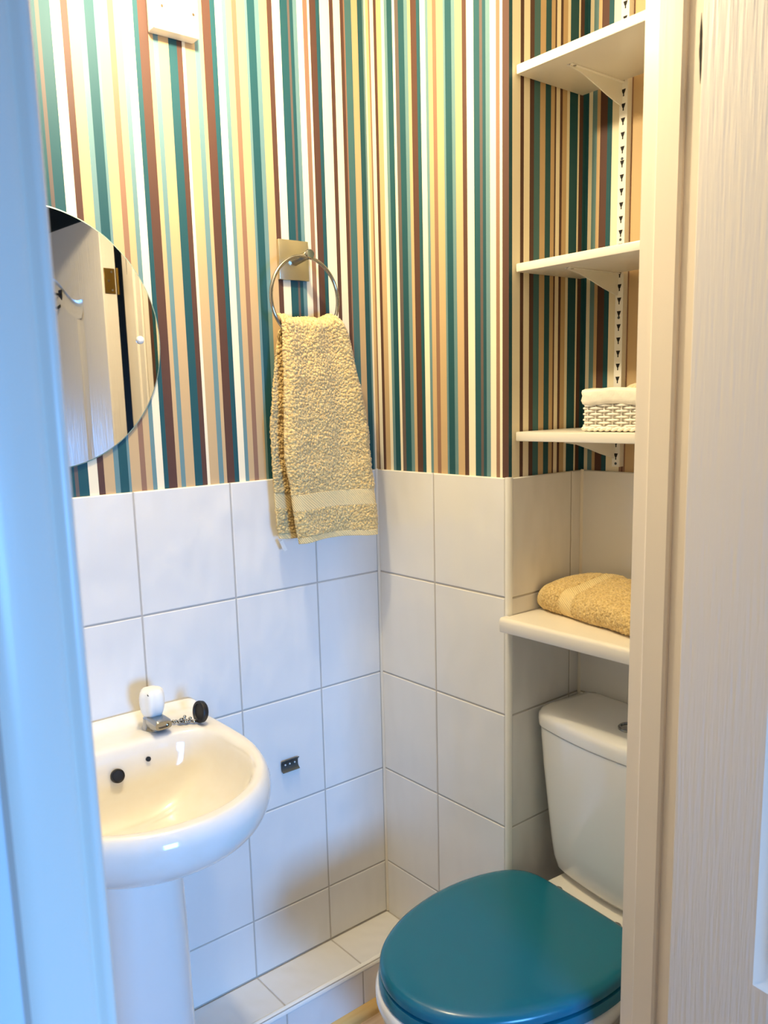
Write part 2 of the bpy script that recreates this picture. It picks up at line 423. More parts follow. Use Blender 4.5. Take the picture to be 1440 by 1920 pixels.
# near architrave with its moulded profile
AR = [(0.0, -1.0490), (0.0125, -1.0490), (0.0155, -1.0508), (0.0165, -1.0545), (0.0155, -1.0582), (0.0125, -1.0612), (0.0115, -1.0630), (0.0140, -1.0655), (0.0160, -1.0710), (0.0175, -1.0980), (0.0170, -1.1070), (0.0140, -1.1115), (0.0, -1.1125)]
zprism('trim_7', [(0.925 + x, y) for x, y in AR], 0.0, HEAD + 0.06, FRAMEPAINT, 50)
zprism('trim_8', [(0.925 + x, -0.172 + (-1.0490 - y)) for x, y in AR], 0.0, HEAD + 0.06, FRAMEPAINT, 50)

# ---- the open door
HX, HY, ANG = 0.9295, -0.2505, math.radians(-6.5)
door = empty('door_1', (HX, HY, 0.0), ANG); door['kind'] = 'structure'
door['label'] = 'white grained panel door standing open on the hall side'
DW, DH, DT = 0.80, 1.965, 0.044
def panel_outline(x0, x1, z0, zs, rise, n=28):
    pts = [(x0, z0), (x1, z0), (x1, zs)]
    for i in range(1, n):
        t = i / n; x = x1 + (x0 - x1) * t
        u = min(t, 1 - t) * 2
        s = 0 if u < 0.12 else (1 - math.cos(PI * min(1, (u - 0.12) / 0.62))) / 2
        pts.append((x, zs + rise * s))
    pts.append((x0, zs)); return pts
def inset(poly, d):
    out = []; n = len(poly)
    for i in range(n):
        p0, p, p1 = Vector(poly[i - 1]), Vector(poly[i]), Vector(poly[(i + 1) % n])
        e0, e1 = (p - p0).normalized(), (p1 - p).normalized()
        n0, n1 = Vector((-e0.y, e0.x)), Vector((-e1.y, e1.x))
        m = (n0 + n1); m = m / max(0.35, m.dot(n0))
        out.append(tuple(p + m * d))
    return out
slab = MB()
pans = [panel_outline(0.128, 0.672, 0.655, 1.745, 0.085), [(0.128, 0.2), (0.672, 0.2), (0.672, 0.525), (0.128, 0.525)]]
outer = [(0.003, 0.005), (DW, 0.005), (DW, DH), (0.003, DH)]
flat = [Vector((p[0], p[1], 0)) for poly in [outer] + pans for p in poly]
tri = tessellate_polygon([[Vector((p[0], p[1], 0)) for p in poly] for poly in [outer] + pans])
slab.add([(v.x, 0.0, v.y) for v in flat], tri)
e = [(0.0, 0.003), (0.003, 0.0)]
slab.add([(0.003, 0, 0.005), (0.003, 0, DH), (0.0, 0.003, DH), (0.0, 0.003, 0.005)], [(0, 1, 2, 3)])
slab.add([(0.0, 0.003, 0.005), (0.0, 0.003, DH), (0.0, DT, DH), (0.0, DT, 0.005)], [(0, 1, 2, 3)])
slab.add([(0.0, DT, 0.005), (DW, DT, 0.005), (DW, DT, DH), (0.0, DT, DH)], [(0, 1, 2, 3)])
slab.add([(DW, 0, 0.005), (DW, DT, 0.005), (DW, DT, DH), (DW, 0, DH)], [(0, 1, 2, 3)])
slab.add([(0, 0.003, DH), (0.003, 0, DH), (DW, 0, DH), (DW, DT, DH), (0, DT, DH)], [(0, 1, 2, 3, 4)])
slab.add([(0, 0.003, .005), (0.003, 0, .005), (DW, 0, .005), (DW, DT, .005), (0, DT, .005)], [(0, 1, 2, 3, 4)])
slab.build('door_leaf', DOORPAINT, door)
for poly in pans:
    mo = MB()
    rings = []
    for d, v in ((0, 0.0), (0.004, 0.0035), (0.011, 0.0075), (0.019, 0.009), (0.03, 0.0085), (0.048, 0.0035), (0.054, 0.003)):
        rings.append([(x, v, z) for x, z in inset(poly, d)])
    mo.loft(rings[:4], False, False); mo.build('panel_moulding', GLOSS, door, smooth=60)
    MB().loft(rings[3:], False, True).build('panel_field', DOORPAINT, door, smooth=40)
for z in (1.785, 0.25):
    hg = MB().box(-0.0025, 0.0005, 0.006, 0.040, z - 0.036, z + 0.036, 0.0008, 1)
    hg.tube([(-0.004, 0.0475, z - 0.038), (-0.004, 0.0475, z + 0.038)], 0.0045, 10)
    hgo = hg.build('hinge', BRASS, door, smooth=40)
    sc = MB()
    for dz in (-0.026, 0.0, 0.026): sc.lathe([(0.0035, 0), (0.0035, 0.0008)], (-0.0026, 0.023 + (0.006 if dz else -0.004), z + dz), (-1, 0, 0), 10)
    sc.build('screw', CHROME, hgo)

# ------------------------------------------------------------------ pedestal basin
YB = -0.738
basin = empty('pedestal_basin', (0.198, YB, 0.0095))
tag(basin, 'white china pedestal washbasin with cream stained bowl under the round mirror', 'washbasin')
def oval(hw, xb, xf, z, xm=None, nf=2.1, nb=3.2, ny=2.3, upz=None, n=72):
    xm = xm if xm is not None else xb + (xf - xb) * 0.36
    ring = []
    for i in range(n):
        t = 2 * PI * i / n; c, s = math.cos(t), math.sin(t)
        e = nf if s > 0 else nb
        y = hw * math.copysign(abs(c) ** (2 / e), c)
        x = xm + (xf - xm if s > 0 else xm - xb) * math.copysign(abs(s) ** (2 / e), s)
        zz = z
        if upz is not None:
            k = max(0.0, min(1.0, (0.040 - x) / 0.022)); k = k * k * (3 - 2 * k); zz = z + (upz - z) * k
        ring.append((x - 0.2, y, zz))
    return ring
IN = dict(nb=4.6)
rings = [oval(0.02, 0.225, 0.265, 0.663), oval(0.06, 0.19, 0.31, 0.665), oval(0.112, 0.158, 0.362, 0.676, **IN), oval(0.155, 0.138, 0.402, 0.706, **IN), oval(0.177, 0.126, 0.424, 0.745, **IN), oval(0.187, 0.119, 0.434, 0.780, **IN),
         oval(0.1915, 0.115, 0.439, 0.793, **IN), oval(0.197, 0.109, 0.444, 0.7995, **IN), oval(0.203, 0.098, 0.449, 0.8015, **IN), oval(0.210, 0.06, 0.455, 0.8015, nb=4.6), oval(0.219, 0.036, 0.461, 0.8005, nb=13), oval(0.223, 0.026, 0.4645, 0.799, upz=0.816, nb=13),
         oval(0.2295, 0.014, 0.470, 0.793, upz=0.8205, nb=13), oval(0.2345, 0.006, 0.4745, 0.783, upz=0.818, nb=13), oval(0.2365, 0.002, 0.4765, 0.770, upz=0.80, nb=13), oval(0.2355, 0.003, 0.4755, 0.757, nb=13), oval(0.232, 0.003, 0.4715, 0.743, nb=13), oval(0.225, 0.003, 0.464, 0.729, nb=13), oval(0.213, 0.003, 0.450, 0.715, nb=13),
         oval(0.195, 0.003, 0.427, 0.702, nb=6), oval(0.168, 0.003, 0.390, 0.689, nb=6), oval(0.138, 0.003, 0.342, 0.672, nb=6), oval(0.113, 0.003, 0.300, 0.645), oval(0.098, 0.012, 0.275, 0.60)]
bw = MB().loft(rings, True, True).build('bowl', BASINCHINA, basin, smooth=180)
sub = bw.modifiers.new('smooth', 'SUBSURF'); sub.levels = 1; sub.render_levels = 1
ped = []
for hw, xb, xf, z in ((0.108, 0.152, 0.305, -0.0095), (0.106, 0.152, 0.303, 0.03), (0.094, 0.152, 0.285, 0.07), (0.088, 0.15, 0.275, 0.16), (0.086, 0.15, 0.270, 0.32), (0.086, 0.14, 0.272, 0.48), (0.088, 0.10, 0.275, 0.58), (0.09, 0.07, 0.278, 0.64)):
    ped.append(oval(hw, xb, xf, z, nf=2.6, nb=6))
MB().loft(ped).build('pedestal', CHINA, basin, smooth=60)
# waste, overflow and chain hole
MB().lathe([(0.0, 0.0), (0.021, 0.0), (0.021, 0.002), (0.014, 0.0015), (0.012, -0.004), (0.0, -0.004)], (0.055, 0, 0.664), (0, 0, 1), 24, False, False).build('waste', CHROME, basin, smooth=40)
MB().lathe([(0.0125, -0.004), (0.0125, 0.0012), (0.0105, 0.002), (0.0095, 0.0008)], (0.1315 - 0.2, 0.011, 0.7545), (1, 0, 0.33), 24, True, True).build('overflow', BLACK, basin, smooth=40)
MB().lathe([(0.0045, -0.004), (0.0045, 0.0006)], (0.1255 - 0.2, 0.0735, 0.766), (1, 0, 0.33), 14).build('chain_hole', BLACK, basin, smooth=40)
# tap
TX, TY = 0.072 - 0.2, -0.6265 - YB
tap = MB()
tap.lathe([(0.023, 0.7995), (0.023, 0.804), (0.0205, 0.808), (0.0195, 0.822), (0.0155, 0.825), (0.014, 0.834)], (TX, TY, 0), (0, 0, 1), 24)
sp = []
for x, hw, z0, z1 in ((-0.014, 0.015, 0.803, 0.823), (0.006, 0.0185, 0.8025, 0.8295), (0.022, 0.0185, 0.804, 0.8295), (0.040, 0.018, 0.8075, 0.8285), (0.0455, 0.0165, 0.8105, 0.8255), (0.0455, 0.011, 0.8135, 0.8215), (0.041, 0.010, 0.814, 0.821)):
    zm, hh = (z0 + z1) / 2, (z1 - z0) / 2
    sp.append([(TX + x, TY + hw * math.copysign(abs(math.cos(a)) ** 0.6, math.cos(a)), zm + hh * math.copysign(abs(math.sin(a)) ** 0.6, math.sin(a))) for a in np.linspace(0, 2 * PI, 20, endpoint=False)])
tap.loft(sp)
tapo = tap.build('tap', CHROME, basin, smooth=45)
hd = MB().lathe([(0.0, 0.826), (0.0145, 0.826), (0.0195, 0.829), (0.0235, 0.838), (0.0252, 0.852), (0.025, 0.865), (0.0225, 0.8745), (0.017, 0.879), (0.008, 0.881), (0.0, 0.8815)], (TX, TY, 0), (0, 0, 1), 64, False, False, lobes=6, depth=0.12)
hdo = hd.build('tap_handle', PLASTIC, tapo, smooth=50)
MB().lathe([(0.0022, -0.001), (0.0022, 0.0008)], (TX + 0.0165, TY - 0.0135, 0.873), (0.75, -0.55, 0.55), 10).build('indicator_dot', BLACK, tapo)

# plug and chain lying on the basin's back ledge
plug = empty('basin_plug', (0.113, -0.548, 0.8125))
tag(plug, 'black rubber basin plug with its metal ball chain beside the tap', 'plug')
ax = Vector((0.05, -0.98, 0.18)).normalized()
MB().lathe([(0.0, -0.006), (0.0185, -0.006), (0.0205, -0.004), (0.0215, 0.003), (0.0205, 0.006), (0.016, 0.0065), (0.0145, 0.004), (0.0, 0.004)], (0, 0, 0.0212), ax, 32, False, False).build('stopper', BLACK, plug, smooth=40)
ch = MB()
rr = random.Random(3)
for i in range(22):
    t = i / 21
    px = -0.006 - 0.022 * t + 0.005 * math.sin(i * 2.1); py = -0.012 - 0.030 * t + 0.004 * math.cos(i * 1.7)
    pz = 0.0035 + (0.007 if 5 < i < 14 and i % 2 else 0.0) + 0.001 * rr.random()
    ch.lathe([(0.0003, -0.0034), (0.0026, -0.0024), (0.0034, 0.0), (0.0026, 0.0024), (0.0003, 0.0034)], (px, py, pz), (rr.random(), rr.random(), 1), 8)
ch.build('chain', CHROME, plug, smooth=60)

# ------------------------------------------------------------------ toilet
toilet = empty('toilet', (0.583, 0.018, 0.0), math.radians(-5.0))
tag(toilet, 'white close-coupled toilet with a teal seat and closed teal lid in the alcove', 'toilet')
def sym(half, k=5):                       # closed outline from a half outline (r, f), smoothed
    full = [Vector((-r, -f)) for r, f in half] + [Vector((r, -f)) for r, f in half[::-1]]
    # drop doubled axis points
    pts = [p for i, p in enumerate(full) if (p - full[i - 1]).length > 1e-5]
    out = []
    n = len(pts)
    for i in range(n):
        p0, p1, p2, p3 = pts[i - 1], pts[i], pts[(i + 1) % n], pts[(i + 2) % n]
        for j in range(k):
            t = j / k
            out.append(0.5 * ((2 * p1) + (p2 - p0) * t + (2 * p0 - 5 * p1 + 4 * p2 - p3) * t * t + (3 * p1 - p0 - 3 * p2 + p3) * t ** 3))
    return out
LIDH = [(0, 0.0), (0.06, 0.0), (0.115, 0.003), (0.150, 0.018), (0.175, 0.052), (0.191, 0.11), (0.196, 0.175), (0.189, 0.245), (0.166, 0.325), (0.125, 0.395), (0.068, 0.44), (0.0, 0.456)]
LID = sym(LIDH)
CEN = Vector((0, -0.21))
def ring2(outline, z, d=0.0, cen=CEN):
    r = []
    for p in outline:
        v = p - cen; l = v.length
        q = cen + v * ((l - d) / l); r.append((q.x, q.y, z))
    return r
lid = MB().loft([ring2(LID, 0.4065, 0.004), ring2(LID, 0.409, 0.0), ring2(LID, 0.419, 0.0), ring2(LID, 0.4255, 0.0035), ring2(LID, 0.4295, 0.011), ring2(LID, 0.4315, 0.022), ring2(LID, 0.4325, 0.05), ring2(LID, 0.433, 0.11), ring2(LID, 0.433, 0.16)], True, True)
lid.build('seat_lid', TEAL, toilet, smooth=35)
seat = MB().loft([ring2(LID, 0.381, 0.002), ring2(LID, 0.384, -0.003), ring2(LID, 0.394, -0.003), ring2(LID, 0.401, 0.0), ring2(LID, 0.4035, 0.006), ring2(LID, 0.404, 0.02)], True, True)
seat.build('seat', TEAL, toilet, smooth=35)
PANH = [(0, -0.19), (0.09, -0.19), (0.118, -0.175), (0.122, -0.08), (0.126, -0.02), (0.150, 0.03), (0.180, 0.075), (0.196, 0.13), (0.2, 0.185), (0.194, 0.25), (0.172, 0.33), (0.131, 0.4), (0.073, 0.447), (0.0, 0.464)]
PANM = [(0, -0.19), (0.09, -0.19), (0.116, -0.175), (0.12, -0.08), (0.122, -0.02), (0.140, 0.03), (0.162, 0.075), (0.174, 0.13), (0.176, 0.185), (0.168, 0.25), (0.148, 0.32), (0.112, 0.38), (0.062, 0.42), (0.0, 0.435)]
PANL = [(0, -0.17), (0.07, -0.17), (0.095, -0.155), (0.1, -0.08), (0.1, -0.02), (0.104, 0.03), (0.108, 0.075), (0.11, 0.13), (0.11, 0.175), (0.106, 0.21), (0.095, 0.25), (0.075, 0.285), (0.042, 0.305), (0.0, 0.312)]
PANB = [(r * 1.08, f * 1.03) for r, f in PANL]
P1, P2, P3, P4 = sym(PANH, 4), sym(PANM, 4), sym(PANL, 4), sym(PANB, 4)
flatr = lambda o, z: [(p.x, p.y, z) for p in o]
pan = MB().loft([flatr(P4, 0.0), flatr(P4, 0.02), flatr(P3, 0.05), flatr(P3, 0.14), flatr([(a * 0.55 + b * 0.45) for a, b in zip(P3, P2)], 0.23), flatr(P2, 0.315), ring2(P1, 0.345, 0.004), flatr(P1, 0.358), flatr(P1, 0.374), ring2(P1, 0.3795, 0.004), ring2(P1, 0.381, 0.012)])
pan.build('pan', CHINA, toilet, smooth=50)
# raised deck behind the hinge that carries the cistern
dk = [(-0.118, -0.004), (0.118, -0.004), (0.122, 0.03), (0.122, 0.17), (0.11, 0.19), (-0.11, 0.19), (-0.122, 0.17), (-0.122, 0.03)]
MB().loft([[(x, y, 0.376) for x, y in dk], [(x, y, 0.394) for x, y in dk], [(x * 0.97, y * 0.97 + 0.001, 0.398) for x, y in dk]]).build('deck', CHINA, toilet, smooth=30)
for sx in (-1, 1):
    MB().lathe([(0.011, 0.396), (0.011, 0.404), (0.009, 0.408), (0.0, 0.409)], (sx * 0.075, 0.0125, 0), (0, 0, 1), 18, True, False).build('hinge_cap', CHROME, toilet, smooth=40)
def cring(hw, yf, yb, z, bulge=0.022, r=0.035, d=0.0):
    pts = []
    hw += 0.012; cx = 0.014
    for i in range(13):                    # front, left to right with rounded corners
        a = PI + PI / 2 * i / 12
        pts.append((-hw + r + r * math.cos(a), yf + r + r * math.sin(a)))
    for i in range(1, 12):
        x = -hw + r + (2 * hw - 2 * r) * i / 12; pts.append((x, yf))
    for i in range(13):
        a = 1.5 * PI + PI / 2 * i / 12
        pts.append((hw - r + r * math.cos(a), yf + r + r * math.sin(a)))
    out = [(x, y - bulge * (1 - (x / hw) ** 2) * (1 if y < yf + 1.2 * r else 0), z) for x, y in pts]
    out += [(hw, yb - 0.012, z), (hw - 0.012, yb, z), (-hw + 0.012, yb, z), (-hw, yb - 0.012, z)]
    return [(x + cx, y, z + 0.006) for x, y, z in out]
cis = MB().loft([cring(0.120, 0.085, 0.18, 0.3985, 0.012), cring(0.137, 0.070, 0.192, 0.403, 0.016), cring(0.1455, 0.063, 0.195, 0.415, 0.019), cring(0.150, 0.058, 0.197, 0.44, 0.021), cring(0.154, 0.054, 0.197, 0.48, 0.022), cring(0.161, 0.049, 0.197, 0.56, 0.023), cring(0.168, 0.044, 0.197, 0.64, 0.023), cring(0.1715, 0.041, 0.197, 0.70, 0.024), cring(0.173, 0.040, 0.197, 0.7255, 0.024)])
ciso = cis.build('cistern', CHINA, toilet, smooth=50)
cl = MB().loft([cring(0.170, 0.043, 0.195, 0.7255, 0.024), cring(0.170, 0.043, 0.195, 0.7285, 0.024), cring(0.1755, 0.0375, 0.198, 0.7295, 0.024), cring(0.1765, 0.036, 0.198, 0.745, 0.024), cring(0.1755, 0.037, 0.198, 0.7535, 0.024), cring(0.170, 0.041, 0.198, 0.7615, 0.024), cring(0.16, 0.05, 0.196, 0.7665, 0.022), cring(0.145, 0.062, 0.19, 0.7685, 0.018), cring(0.11, 0.085, 0.18, 0.7695, 0.01)])
clo = cl.build('cistern_lid', CHINA, ciso, smooth=60)
MB().lathe([(0.024, 0.7695), (0.024, 0.773), (0.022, 0.775), (0.019, 0.775), (0.018, 0.7725), (0.0, 0.7735)], (0.040, 0.085, 0.006), (0, 0, 1), 32, True, False).build('flush_button', CHROME, ciso, smooth=40)

# ------------------------------------------------------------------ round mirror
mir = empty('round_mirror', (-TD, -0.7549, 1.5366))
tag(mir, 'round frameless mirror on the striped wall above the washbasin', 'mirror')
MB().lathe([(0.0, 0.0052), (0.2267, 0.0052)], (0, 0, 0), (1, 0, 0), 128, False, False).build('mirror_glass', MIRROR, mir, smooth=180)
MB().lathe([(0.2267, 0.0052), (0.2288, 0.0042), (0.2292, 0.0008), (0.228, 0.0), (0.0, 0.0)], (0, 0, 0), (1, 0, 0), 128, False, False).build('ground_edge', mat('ground glass edge', '#a9c4bd', 0.25, 0.6), mir, smooth=40)

for sy in (-1, 1):
    MB().lathe([(0.0075, 0.0052), (0.0075, 0.0075), (0.006, 0.0105), (0.003, 0.012), (0.0, 0.0124)], (0, sy * 0.188, 0.003), (1, 0, 0), 20, True, False).build('fixing_cap', PLASTIC, mir, smooth=60)

# ------------------------------------------------------------------ towel ring
ring = empty('towel_ring', (-TD, -0.2115, 1.7105))
tag(ring, 'chrome towel ring hung from a square nickel wall plate', 'towel ring')
MB().box(0.0, 0.009, -0.0375, 0.0375, -0.0405, 0.0405, 0.0012, 2).build('wall_plate', NICKEL, ring, smooth=30)
MB().lathe([(0.0095, 0.009), (0.009, 0.012), (0.0085, 0.053), (0.0100, 0.057), (0.0100, 0.065), (0.0085, 0.0675), (0.0, 0.0675)], (0, 0.002, -0.003), (1, 0, 0.12), 24, True, False).build('post', CHROME, ring, smooth=40)
RC = Vector((0.0605, -0.0115, -0.084)); RR = 0.0835
MB().tube([RC + Vector((0, RR * math.sin(a), RR * math.cos(a))) for a in np.linspace(0, 2 * PI, 96, endpoint=False)], 0.0037, 12, True).build('hoop', CHROME, ring, smooth=180)

# ------------------------------------------------------------------ terry helper
def terry_grid(P, amp, freq=260.0, seed=0.0, fade=None):
    P = np.asarray(P, float)
    du = np.gradient(P, axis=1); dv = np.gradient(P, axis=0)
    Nn = np.cross(du, dv); Nn /= np.linalg.norm(Nn, axis=2, keepdims=True) + 1e-12
    h, w, _ = P.shape
    D = np.zeros((h, w))
    for i in range(h):
        for j in range(w):
            p = P[i, j]
            v = Vector((p[0] * freq + seed, p[1] * freq, p[2] * freq))
            D[i, j] = noise.noise(v) + 0.5 * noise.noise(v * 1.7 + Vector((7, 3, 1))) + 0.9 * noise.noise(v * 0.1)
    return P + Nn * (D * amp)[..., None]

# ------------------------------------------------------------------ hand towel hanging in the ring
towel = empty('hand_towel', (0.045, -0.2, 1.117))
tag(towel, 'sand coloured terry hand towel draped through the chrome towel ring', 'towel')
TO = np.array([0.045, -0.2, 1.117])
FLz = [1.5888, 1.5279, 1.4749, 1.3891, 1.3021, 1.2438, 1.201, 1.1609, 1.11]
FLy = [-.2865, -.2884, -.2886, -.2944, -.2976, -.2874, -.2843, -.2795, -.2706]
FRz = [1.588, 1.5585, 1.5197, 1.4401, 1.3584, 1.2513, 1.2272, 1.188, 1.11]
FRy = [-.1378, -.1247, -.1102, -.091, -.0728, -.0658, -.0635, -.0586, -.0547]
BLz = [1.5753, 1.5194, 1.4439, 1.368, 1.3128, 1.2324, 1.195, 1.1551, 1.119]
BLy = [-.274, -.2861, -.298, -.31, -.3091, -.3082, -.3063, -.3058, -.297]
def itp(z, zs, ys): return float(np.interp(-z, [-v for v in zs], ys))
def front_pt(s, t):
    top = 1.5835 + 0.010 * math.exp(-((s - 0.83) / 0.10) ** 2) + 0.006 * math.exp(-((s - 0.02) / 0.08) ** 2)
    bot = 1.121 + 0.004 * math.sin(PI * min(1, s * 1.2)) - 0.004 * s
    z = top + (bot - top) * t
    yl, yr = itp(z, FLz, FLy), itp(z, FRz, FRy)
    y = yl + (yr - yl) * s
    fold = 0.010 * math.sin(2 * PI * (1.05 * s + 0.08 + 0.12 * t)) * (0.25 + 0.75 * t) + 0.004 * math.sin(2 * PI * 2.3 * s + 1) * (1 - 0.6 * t)
    x = 0.068 + fold
    if s < 0.08: x -= 0.012 * (1 - s / 0.08) ** 2
    if s > 0.9: x -= 0.016 * ((s - 0.9) / 0.1) ** 2
    if t < 0.035:                               # roll back over the ring
        k = 1 - t / 0.035; x -= 0.020 * k * k; z += 0.004 * math.sin(k * PI / 2)
    return (x, y, z)
def back_pt(s, t):
    top = 1.583 - 0.01 * (1 - s)
    bot = 1.1255 + 0.006 * (1 - s) ** 6
    z = top + (bot - top) * t
    yl = itp(z, BLz, BLy); yr = -0.145 + 0.06 * min(1, t * 2)
    y = yl + (yr - yl) * s
    x = 0.029 + 0.006 * math.sin(2 * PI * (1.2 * s + 0.3)) * (0.3 + 0.7 * t)
    if t < 0.05: x += 0.018 * (1 - t / 0.05) ** 2
    return (x, y, z)
def towel_piece(name, fn, t0, t1, m, amp, nu, seed, thick=0.005, lift=0.0):
    nv = max(3, int((t1 - t0) * 0.475 / 0.0013))
    P = [[fn(i / (nu - 1), t0 + (t1 - t0) * j / (nv - 1)) for i in range(nu)] for j in range(nv)]
    P = np.array(P) - TO
    if amp: P = terry_grid(P, amp, 255.0, seed)
    P[..., 0] += lift
    o = MB().grid(P.tolist()).build(name, m, towel, smooth=180)
    so = o.modifiers.new('thickness', 'SOLIDIFY'); so.thickness = thick; so.offset = 0.0
    return o
for fn, nu, sd, tagn in ((front_pt, 170, 0.0, 'front'), (back_pt, 120, 50.0, 'back')):
    towel_piece('terry_panel', fn, 0.0, 0.777, TERRY, 0.0029, nu, sd)
    towel_piece('woven_band', fn, 0.777, 0.852, WEAVE, 0.0, 60, sd)
    towel_piece('terry_end', fn, 0.852, 0.972, TERRY, 0.0029, nu, sd)
    towel_piece('hem', fn, 0.972, 1.0, WEAVE, 0.0004, 60, sd, 0.004)
lb = MB().box(-0.001, 0.001, -0.006, 0.002, -0.022, 0.004)
lbo = lb.build('care_label', PLASTIC, towel); lbo.location = (0.026 - 0.045, -0.288 + 0.2, 0.006); lbo.rotation_euler = (math.radians(25), 0, 0)

# ------------------------------------------------------------------ wall box near the ceiling
wb = empty('wall_box', (-TD, -0.463, 2.0868))
tag(wb, 'white plastic wall box with two screws high on the striped wall', 'wall box')
MB().box(0.0, 0.006, -0.0445, 0.0445, 0.0, 0.11, 0.001, 1).build('back_plate', PLASTIC, wb)
MB().box(0.004, 0.030, -0.0455, 0.0445, -0.001, 0.111, 0.0012, 1).build('cover', PLASTIC, wb, smooth=30)
for y in (-0.0286, 0.034):
    MB().lathe([(0.0028, 0.0), (0.0028, 0.0006), (0.0022, 0.0008)], (0.0298, y, 0.038), (1, 0, 0), 12).build('screw', mat('tarnished screw', '#6d5c45', 0.4, 0.7), wb)

# ------------------------------------------------------------------ metal bracket on the tiles
br = empty('wall_bracket', (0.0, -0.280, 0.6075))
tag(br, 'small grey metal bracket with three holes fixed to the tile beside the basin', 'bracket')
prof = [(0.009, 0.0135), (0.0065, 0.0135), (0.003, 0.0105), (0.0012, 0.005), (0.0012, -0.006), (0.004, -0.011), (0.0095, -0.0145), (0.0105, -0.0135), (0.0055, -0.0095), (0.003, -0.005), (0.003, 0.0045), (0.0048, 0.009), (0.009, 0.0122)]
MB().loft([[(x, -0.0225, z) for x, z in prof], [(x, 0.0225, z) for x, z in prof]]).build('channel', STEEL, br, smooth=40)
for y in (-0.012, 0.0, 0.0135):
    MB().lathe([(0.0022, 0.0), (0.002, 0.001), (0.001, 0.0014)], (0.003, y, 0.0012), (1, 0, 0), 12).build('rivet', PLASTIC, br, smooth=60)

# ------------------------------------------------------------------ alcove shelving
RX = 0.4975
rail = empty('shelf_rail', (RX, BY_, 1.267))
tag(rail, 'white slotted steel shelf upright on the alcove back wall', 'shelf rail')
rb = MB()
RZ = 2.40 - 1.267; hw = 0.0088; yf = -0.015
pitch = 0.02563; phase = (1.7238 - 1.267) % pitch
sp0 = [(-.0048, .0062), (.0048, .0062), (.0026, .0), (.0013, -.002), (.0013, -.0068), (-.0013, -.0068), (-.0013, -.002), (-.0026, 0)]
zc = phase
cells = []
while zc < RZ - pitch: cells.append(zc); zc += pitch
first = cells[0] - pitch / 2
def rq(a, b):
    rb.add([(-hw, yf, a), (hw, yf, a), (hw, yf, b), (-hw, yf, b)], [(0, 1, 2, 3)])
if first > 0: rq(0, first)
for c in cells:
    o_ = [(-hw, c - pitch / 2), (hw, c - pitch / 2), (hw, c + pitch / 2), (-hw, c + pitch / 2)]
    i_ = [(x, c + zz) for x, zz in sp0]
    tri = tessellate_polygon([[Vector((*p, 0)) for p in o_], [Vector((*p, 0)) for p in i_]])
    rb.add([(x, yf, zz) for x, zz in o_ + i_], tri)
rq(cells[-1] + pitch / 2, RZ)
for sx in (-1, 1):
    rb.add([(sx * hw, yf, 0), (sx * hw, -0.0002, 0), (sx * hw, -0.0002, RZ), (sx * hw, yf, RZ)], [(0, 1, 2, 3)])
rb.add([(-hw, yf, 0), (hw, yf, 0), (hw, -0.0002, 0), (-hw, -0.0002, 0)], [(0, 1, 2, 3)])
rb.build('channel', PLASTIC, rail)
MB().box(-hw + 0.001, hw - 0.001, yf + 0.0012, yf + 0.0016, 0.001, RZ).build('slot_shade', DARK, rail)  # dark sheet standing in for the shade inside the slots
for zc in (1.8613, 1.7118, 1.5634, 1.2735):
    MB().lathe([(0.0028, 0), (0.0028, 0.0006)], (0, yf, zc - 1.267), (0, -1, 0), 12).build('screw', STEEL, rail)

SH = [(2.0000, 2.0170, 'topmost white alcove shelf with an empty top near the picture\'s upper edge'), (1.6490, 1.6650, 'middle of the three white bracketed alcove shelves, empty'), (1.3275, 1.3460, 'lowest bracketed white alcove shelf carrying the wicker basket')]
BL = ['white pressed steel bracket under the topmost alcove shelf', 'white pressed steel bracket under the middle alcove shelf', 'white pressed steel bracket under the shelf with the basket']
for (z0, z1, lab), bl in zip(SH, BL):
    s = MB().box(0.4035, XI - 0.008, 0.0245, 0.2215, z0, z1, 0.0022, 2).build('alcove_shelf', GLOSS, smooth=30)
    tag(s, lab, 'shelf', 'bracketed shelves in the alcove')
    b = empty('shelf_bracket', (RX - 0.0045, 0.2255, z0))
    tag(b, bl, 'bracket', 'brackets under the alcove shelves')
    pr = [(-0.160, -0.0002), (-0.160, -0.004), (-0.125, -0.009), (-0.085, -0.020), (-0.05, -0.031), (-0.025, -0.0375), (-0.0025, -0.043), (-0.0025, -0.0002)]
    MB().prism(pr, 0, -0.0012, 0.0012).build('web', PLASTIC, b)
    MB().box(-0.0065, 0.0065, -0.160, -0.0025, -0.0022, -0.0002).build('flange', PLASTIC, b)
    MB().lathe([(0.003, 0), (0.003, 0.0008)], (0.0035, -0.15, -0.0022), (0, 0, -1), 10).build('screw', CHROME, b)

# boxed ledge shelf at tile height
ledge = MB()
prof = [(-0.0215, 0.9475), (-0.0225, 0.949), (-0.0235, 0.9685), (-0.0222, 0.9735), (-0.0185, 0.9762), (-0.0135, 0.9768), (0.2305, 0.9768), (0.2305, 0.9475)]
ledge.loft([[(0.4105, y, z) for y, z in prof], [(XI - TD, y, z) for y, z in prof]])
prof2 = [(y, z) for y, z in prof if y < -0.001] 
ledge.loft([[(0.4035, y, z) for y, z in prof2 + [(-0.0008, 0.9768), (-0.0008, 0.9475)]], [(0.4105, y, z) for y, z in prof2 + [(-0.0008, 0.9768), (-0.0008, 0.9475)]]])
tag(ledge.build('ledge_shelf', GLOSS, smooth=40), 'thick rounded-edge white ledge above the toilet cistern holding a folded towel', 'ledge')

